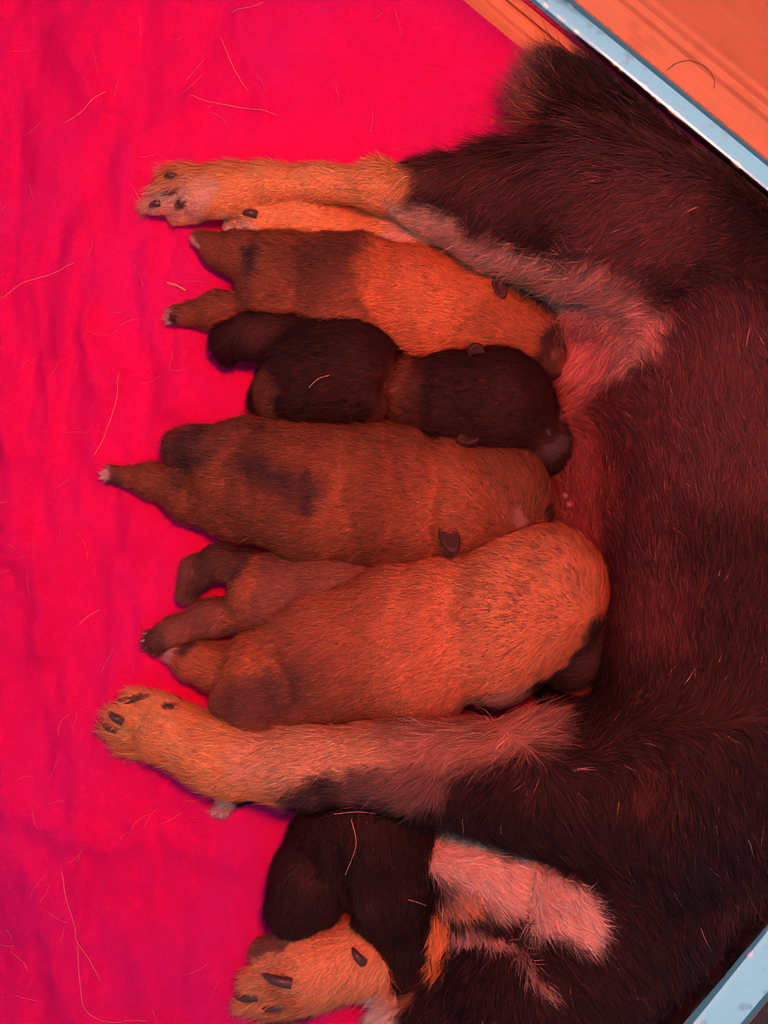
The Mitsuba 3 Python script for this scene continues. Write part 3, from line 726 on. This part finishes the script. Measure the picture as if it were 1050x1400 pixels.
# chest and lower fore leg
c.patch([(330, 1360), (430, 1325), (520, 1300)], 60, (0.80, 0.42, 0.19), 0.3, 0.03)
c.patch([(650, 1400), (655, 1320), (760, 1290), (850, 1260)], 48, BLACK, 0.3, 0.05).patch([(598, 1172), (640, 1184), (700, 1203), (770, 1212)], 30, (0.84, 0.62, 0.50), 0.7, 0.06).patch([(715, 1200), (770, 1207)], 21, (0.84, 0.62, 0.50), 1.0, 0.09).patch([(610, 1225), (640, 1215)], 16, (0.60, 0.30, 0.17), 0.8, 0.05)
c.patch([(622, 1272), (655, 1262), (700, 1276), (728, 1300)], 7, (0.50, 0.30, 0.25), 1.0, 0.06).patch([(598, 1240), (597, 1300)], 9, (0.84, 0.30, 0.09), 0.6, 0.03)
c.patch([(515, 1415), (528, 1375)], 26, WHITE, 0.5, 0.04).patch([(345, 1310), (365, 1290), (385, 1280)], 9, (0.26, 0.14, 0.10), 1.0, 0.03)
c.patch([(1020, 1190), (970, 1215)], 13, (0.055, 0.028, 0.022), 1.6).patch([(870, 1030), (862, 1065)], 9, (0.075, 0.030, 0.026), 1.6)
c.flow((950, 250, -0.9, 0.5), (850, 300, -0.8, 0.6), (700, 260, -0.9, 0.45), (600, 290, -0.95, 0.35), (450, 255, -1, 0.05), (280, 262, -1, 0.05), (350, 305, -1, 0), (650, 370, -0.9, 0.5), (780, 420, -0.6, 0.7),
       (820, 480, -0.7, 0.6), (950, 500, -0.1, -1), (900, 650, -0.15, -1), (1000, 700, 0.1, -1), (850, 800, 0.1, -1), (950, 900, 0.2, -1), (1000, 1050, 0.1, 1), (880, 1080, -0.1, 1), (900, 1220, 0.2, 1), (950, 1330, 0.3, 0.9),
       (730, 985, 0.8, -0.4), (560, 1010, -0.95, 0.15), (630, 1015, -0.8, 0.4), (690, 1045, -0.5, 0.8), (760, 960, 0.8, -0.5), (650, 1080, -0.6, 0.8), (500, 1080, -1, 0.2), (400, 1050, -0.9, 0.3), (300, 1030, -1, 0), (200, 990, -1, -0.2),
       (660, 1190, 0.95, 0.2), (730, 1203, 0.95, 0.1), (790, 1215, 0.95, 0.1), (610, 1185, 0.8, 0.3), (700, 1245, 0.9, 0.3), (830, 1190, 0.9, 0.2), (700, 1160, 0.95, 0.1), (690, 1280, 0.7, 0.6), (640, 1340, -0.2, 1), (540, 1380, -0.4, 0.9), (420, 1330, -0.9, 0.45), (350, 1355, -0.9, 0.4), (510, 1300, -0.8, 0.5),
       (760, 130, -1, -0.35), (700, 170, -0.9, 0.5), (760, 75, -0.9, -0.8), (850, 110, -0.8, -0.6), (800, 180, -0.9, 0.35), (900, 170, -0.9, -0.2))
c.length(0.0140, (950, 600, 130, 0.010), (700, 260, 90, 0.010), (560, 265, 60, 0.008), (400, 262, 130, 0.0042), (250, 268, 80, 0.0026), (360, 305, 70, 0.0026), (780, 125, 120, 0.030), (620, 350, 50, 0.011), (780, 420, 60, 0.018),
         (300, 1030, 120, 0.0080), (190, 985, 70, 0.0040), (450, 1060, 80, 0.0095), (740, 980, 60, 0.018), (400, 1335, 110, 0.0042), (540, 1290, 60, 0.006), (720, 1205, 90, 0.013), (800, 520, 50, 0.008), (805, 620, 60, 0.006), (815, 720, 60, 0.006), (850, 820, 60, 0.007), (840, 920, 50, 0.008))

# ------------------------------------------------------------------ emit the animals
def skin(key, body, coat, k=0.85):
    m = body.mesh
    scene[key] = mikit.ply(m, 'mat_skin', smooth=True, color=np.clip(coat.colour(np.array(m.vertices)) * k, 0.004, 0.95))


def coat_of(key, body, coat, *a, **kw):
    scene[key] = ply_n(*[x for x in (lambda r: (r[0], 'mat_fur', r[1], r[2]))(grow(body, coat, *a, **kw))])
    tag(key, kind='stuff')


DOG = 'mother_dog'
tag(DOG, 'large black, tan and white mother dog lying on her side nursing the puppies', 'dog')
skin(DOG + '__body', mom, coats['mom'])
coat_of(DOG + '__fur', mom, coats['mom'], 300000, 0.00050, 0.30, others=list(P.values()), seed=50, tuft=0.55, stray=0.05, vary=0.22, pale=0.003)

names = {}
for key, lab, n, dk in (('p1', 'sable puppy with a bright orange shoulder, uppermost, beside hind paws', 62000, (0.03, (0.14, 0.06, 0.04))),
                    ('p2', 'small black puppy with a tan neck, between the two sable puppies', 46000, None),
                    ('p3', 'reddish sable puppy with dark saddle patch and folded ear, middle of the row', 70000, (0.05, (0.14, 0.06, 0.04))),
                    ('p4', 'brown puppy mostly hidden, only its rump, tail and leg showing', 36000, (0.03, (0.14, 0.06, 0.04))),
                    ('p5', 'big orange tan puppy with a black muzzle, lying along the foreleg', 90000, (0.04, (0.20, 0.09, 0.06))),
                    ('p6', 'black puppy tucked under the foreleg, lying on the front paw', 52000, None)):
    k = numbered('puppy')
    names[key] = k
    tag(k, lab, 'puppy', 'puppies nursing at the mother dog')
    others = [b for q, b in P.items() if q != key] + [mom]
    skin(k + '__body', P[key], coats[key])
    coat_of(k + '__fur', P[key], coats[key], n, 0.00036, 0.30, others=others, seed=100 + n % 97, tuft=0.28, spread=0.25, vary=0.22, dark=dk)

# claws of the mother and one dark strip for a toe slit: (base, tip, radius, how far the tip drops)
def on(body, px, py, up=0.0):
    """The height at which the ray through pixel (px, py) meets the body."""
    zs = np.linspace(0.16, 0.0, 321)
    hit = np.nonzero(body.inside(np.array([at(px, py, z) for z in zs])) < 0)[0]
    return (zs[hit[0]] if len(hit) else 0.01) + up


for x0, y0, x1, y1, r, drop in ((242, 242, 224, 241, 0.0022, 0.002), (219, 278, 203, 284, 0.0022, 0.005), (350, 293, 331, 292, 0.0026, 0.002), (322, 316, 306, 321, 0.0018, 0.004),
                                (168, 986, 148, 973, 0.0028, 0.003), (160, 998, 139, 988, 0.0026, 0.005), (204, 950, 168, 963, 0.0010, 0.003),  # thinnest one is no claw: a dark strip drawn as the slit between toes
                                (398, 1344, 358, 1331, 0.0034, 0.004), (352, 1362, 320, 1362, 0.0030, 0.007), (385, 1376, 352, 1376, 0.0026, 0.006), (497, 1316, 481, 1295, 0.0030, 0.001)):
    z = on(mom, x0, y0, 0.0010)
    claw(numbered(DOG + '__claw'), (x0, y0, z), (x1, y1, max(z - drop, 0.004)), r)
# pale claws of the puppies
for key, items in (('p4', ((203, 866, 195, 866), (200, 875, 191, 877), (203, 884, 195, 889), (214, 890, 209, 897))), ('p3', ((147, 644, 137, 645), (146, 652, 135, 655))),
                   ('p1', ((232, 432, 223, 437), (235, 439, 226, 444), (236, 425, 228, 426))), ('p5', ((236, 884, 229, 880), (231, 892, 223, 892), (232, 901, 224, 904))), ('p6', ((297, 1108, 292, 1114), (303, 1112, 301, 1119), (311, 1109, 312, 1116)))):
    for x0, y0, x1, y1 in items:
        claw(numbered(names[key] + '__claw'), (x0, y0, 0.010), (x1, y1, 0.006), 0.0010, 'mat_claw_pale', 0.0008)


def blob(center, size, rot=0.0, hollow=0.0, tilt=0.0, n=3):
    """A rounded flap: an ellipsoid, hollowed on its upper side."""
    m = trimesh.creation.icosphere(subdivisions=n)
    v = np.array(m.vertices)
    v[:, 2] -= hollow * np.maximum(0, 1 - (v[:, 0] ** 2 + v[:, 1] ** 2) * 1.5) * (v[:, 2] > 0)
    m.vertices = v * np.asarray(size)
    m.apply_transform(trimesh.transformations.rotation_matrix(tilt, (1, 0, 0)))
    m.apply_transform(trimesh.transformations.rotation_matrix(rot, (0, 0, 1)))
    m.apply_translation(center)
    return m


for key, px, py, z, size, rot, tilt in (('p1', 683, 392, 0.002, (0.004, 0.0075, 0.0045), 0.3, 0.0), ('p2', 651, 482, 0.001, (0.0050, 0.0058, 0.0055), 0.2, 0.3), ('p2', 640, 600, 0.001, (0.0070, 0.0042, 0.0045), 0.1, -0.4),
                                ('p3', 614, 733, 0.002, (0.0058, 0.0115, 0.0045), 0.25, -0.5)):
    scene[numbered(names[key] + '__ear')] = mikit.ply(blob(at(px, py, on(P[key], px, py, z)), size, rot, 0.75, tilt), 'mat_ear', smooth=True)
for key, px, py, z, size, rot in (('p1', 764, 500, 0.026, (0.006, 0.008, 0.006), 0.3), ('p2', 777, 592, 0.034, (0.0045, 0.0085, 0.0060), 0.2), ('p5', 832, 842, 0.040, (0.0065, 0.0085, 0.0065), -0.5)):
    scene[numbered(names[key] + '__nose')] = mikit.ply(blob(at(px, py, z), size, rot), 'mat_nose', smooth=True)
for px, py, z in ((772, 678, 0.055), (778, 690, 0.057), (872, 452, 0.07)):
    scene[numbered(DOG + '__nipple')] = mikit.ply(blob(at(px, py, on(mom, px, py, 0.001)), (0.0024, 0.0021, 0.0030)), 'mat_nipple', smooth=True)

# ------------------------------------------------------------------ shed hairs and specks
def strand(key, pts, w, mat, z=0.0012):
    s = spline([at(x, y, 0) for x, y in pts], 6 * len(pts))
    s[:, 2] = sheet_height(s[:, 0], s[:, 1]) + z
    if pts[0][0] > 700:
        s[:, 2] = FLOOR + z
    scene[key] = mikit.ply(tube(s, w, 5), mat, smooth=True)


for pts, w, mat, lab in (
    ([(85, 1190), (93, 1230), (104, 1262), (108, 1285), (122, 1310), (136, 1342)], 0.00017, 'mat_hair_pale', 'long wavy pale hair lying on the sheet near the bottom left'),
    ([(108, 1290), (112, 1340), (124, 1380), (160, 1400), (200, 1398)], 0.00017, 'mat_hair_pale', 'long pale hair curving along the bottom edge of the sheet'),
    ([(0, 408), (30, 390), (70, 377), (105, 363)], 0.00017, 'mat_hair_pale', 'long pale hair on the crumpled sheet at the left edge'),
    ([(166, 510), (160, 550), (146, 590), (132, 622)], 0.00017, 'mat_hair_pale', 'long pale hair on the sheet above the tail of the middle puppy'),
    ([(229, 387), (242, 391), (255, 399)], 0.00075, 'mat_hair_pale', 'short thick pale bristle on the sheet beside the top puppy'),
    ([(262, 132), (300, 143), (340, 150), (378, 158)], 0.00017, 'mat_hair_pale', 'long pale hair on the sheet above the hind paw'),
    ([(302, 52), (318, 90), (330, 112), (340, 126)], 0.00017, 'mat_hair_pale', 'thin pale hair on the sheet near the top of the bedding'),
    ([(318, 20), (340, 10), (360, 0)], 0.00017, 'mat_hair_pale', 'thin pale hair at the top edge of the sheet'),
    ([(88, 168), (115, 152), (145, 126)], 0.00017, 'mat_hair_pale', 'pale hair on the crumpled top left of the sheet'),
    ([(105, 855), (120, 842), (135, 834)], 0.00017, 'mat_hair_pale', 'tiny pale hair on the sheet left of the half hidden puppy'),
    ([(922, 80), (936, 70), (955, 67), (975, 75), (988, 92), (988, 106)], 0.00017, 'mat_hair_dark', 'curled dark hair lying on the wooden floor'),
    ([(840, 34), (845, 40), (852, 47)], 0.0010, 'mat_hair_dark', 'small dark splinter lying on the wooden floor')):
    k = numbered('dog_hair' if 'hair' in lab or 'bristle' in lab else 'splinter')
    strand(k, pts, w, mat)
    tag(k, lab, *(('splinter',) if 'splinter' in lab else ('hair', 'loose dog hairs')))

rng = np.random.default_rng(5)
parts = []
while len(parts) < 80:
    x, y = rng.uniform(5, 620), rng.uniform(5, 1395)
    if x > 300 and 210 < y or x > 140 and 560 < y < 1060:
        continue
    a, l = rng.uniform(0, 6.28), rng.uniform(10, 42)
    cv = rng.normal(0, 0.35)
    pp = [(x + l * t * math.cos(a + cv * t), y + l * t * math.sin(a + cv * t)) for t in (0, 0.35, 0.7, 1)]
    s = spline([at(*q) for q in pp], 8)
    s[:, 2] = sheet_height(s[:, 0], s[:, 1]) + 0.0008
    parts.append(tube(s, 0.00009, 3))
scene['shed_hair'] = mikit.ply(trimesh.util.concatenate(parts), 'mat_hair_pale', smooth=True)
tag('shed_hair', 'fine shed dog hairs scattered all over the red sheet', 'hair', kind='stuff')
# long hairs lying on the fur
for key, pts, mat in (('puppy', [(480, 1120), (487, 1150), (482, 1172), (472, 1196)], 'mat_hair_pale'), ('puppy', [(457, 1113), (490, 1110), (515, 1113)], 'mat_hair_pale'), ('puppy', [(422, 530), (435, 518), (450, 513)], 'mat_hair_pale'),
                      ('puppy', [(558, 1230), (572, 1234), (582, 1238)], 'mat_hair_pale')):
    b = p2 if pts[0][1] < 600 else p6
    zs = np.linspace(0.10, 0.0, 160)
    uv = spline([(x, y, 0) for x, y in pts], 16)
    out = []
    for x, y, _ in uv:
        ray = np.array([at(x, y, z) for z in zs])
        hit = np.nonzero(b.inside(ray) < 0.0035)[0]
        out.append(ray[hit[0]] if len(hit) else ray[60])
    out = np.array(out)
    k = numbered('dog_hair')
    scene[k] = mikit.ply(tube(out, 0.00018, 5), mat, smooth=True)
    tag(k, {480: 'long curved pale hair on the back of the tucked black puppy', 457: 'pale hair along the edge of the foreleg above the tucked black puppy', 422: 'short curved pale hair on the rump of the small black puppy', 558: 'short pale hair on the side of the tucked black puppy'}[pts[0][0]], 'hair', 'loose dog hairs')
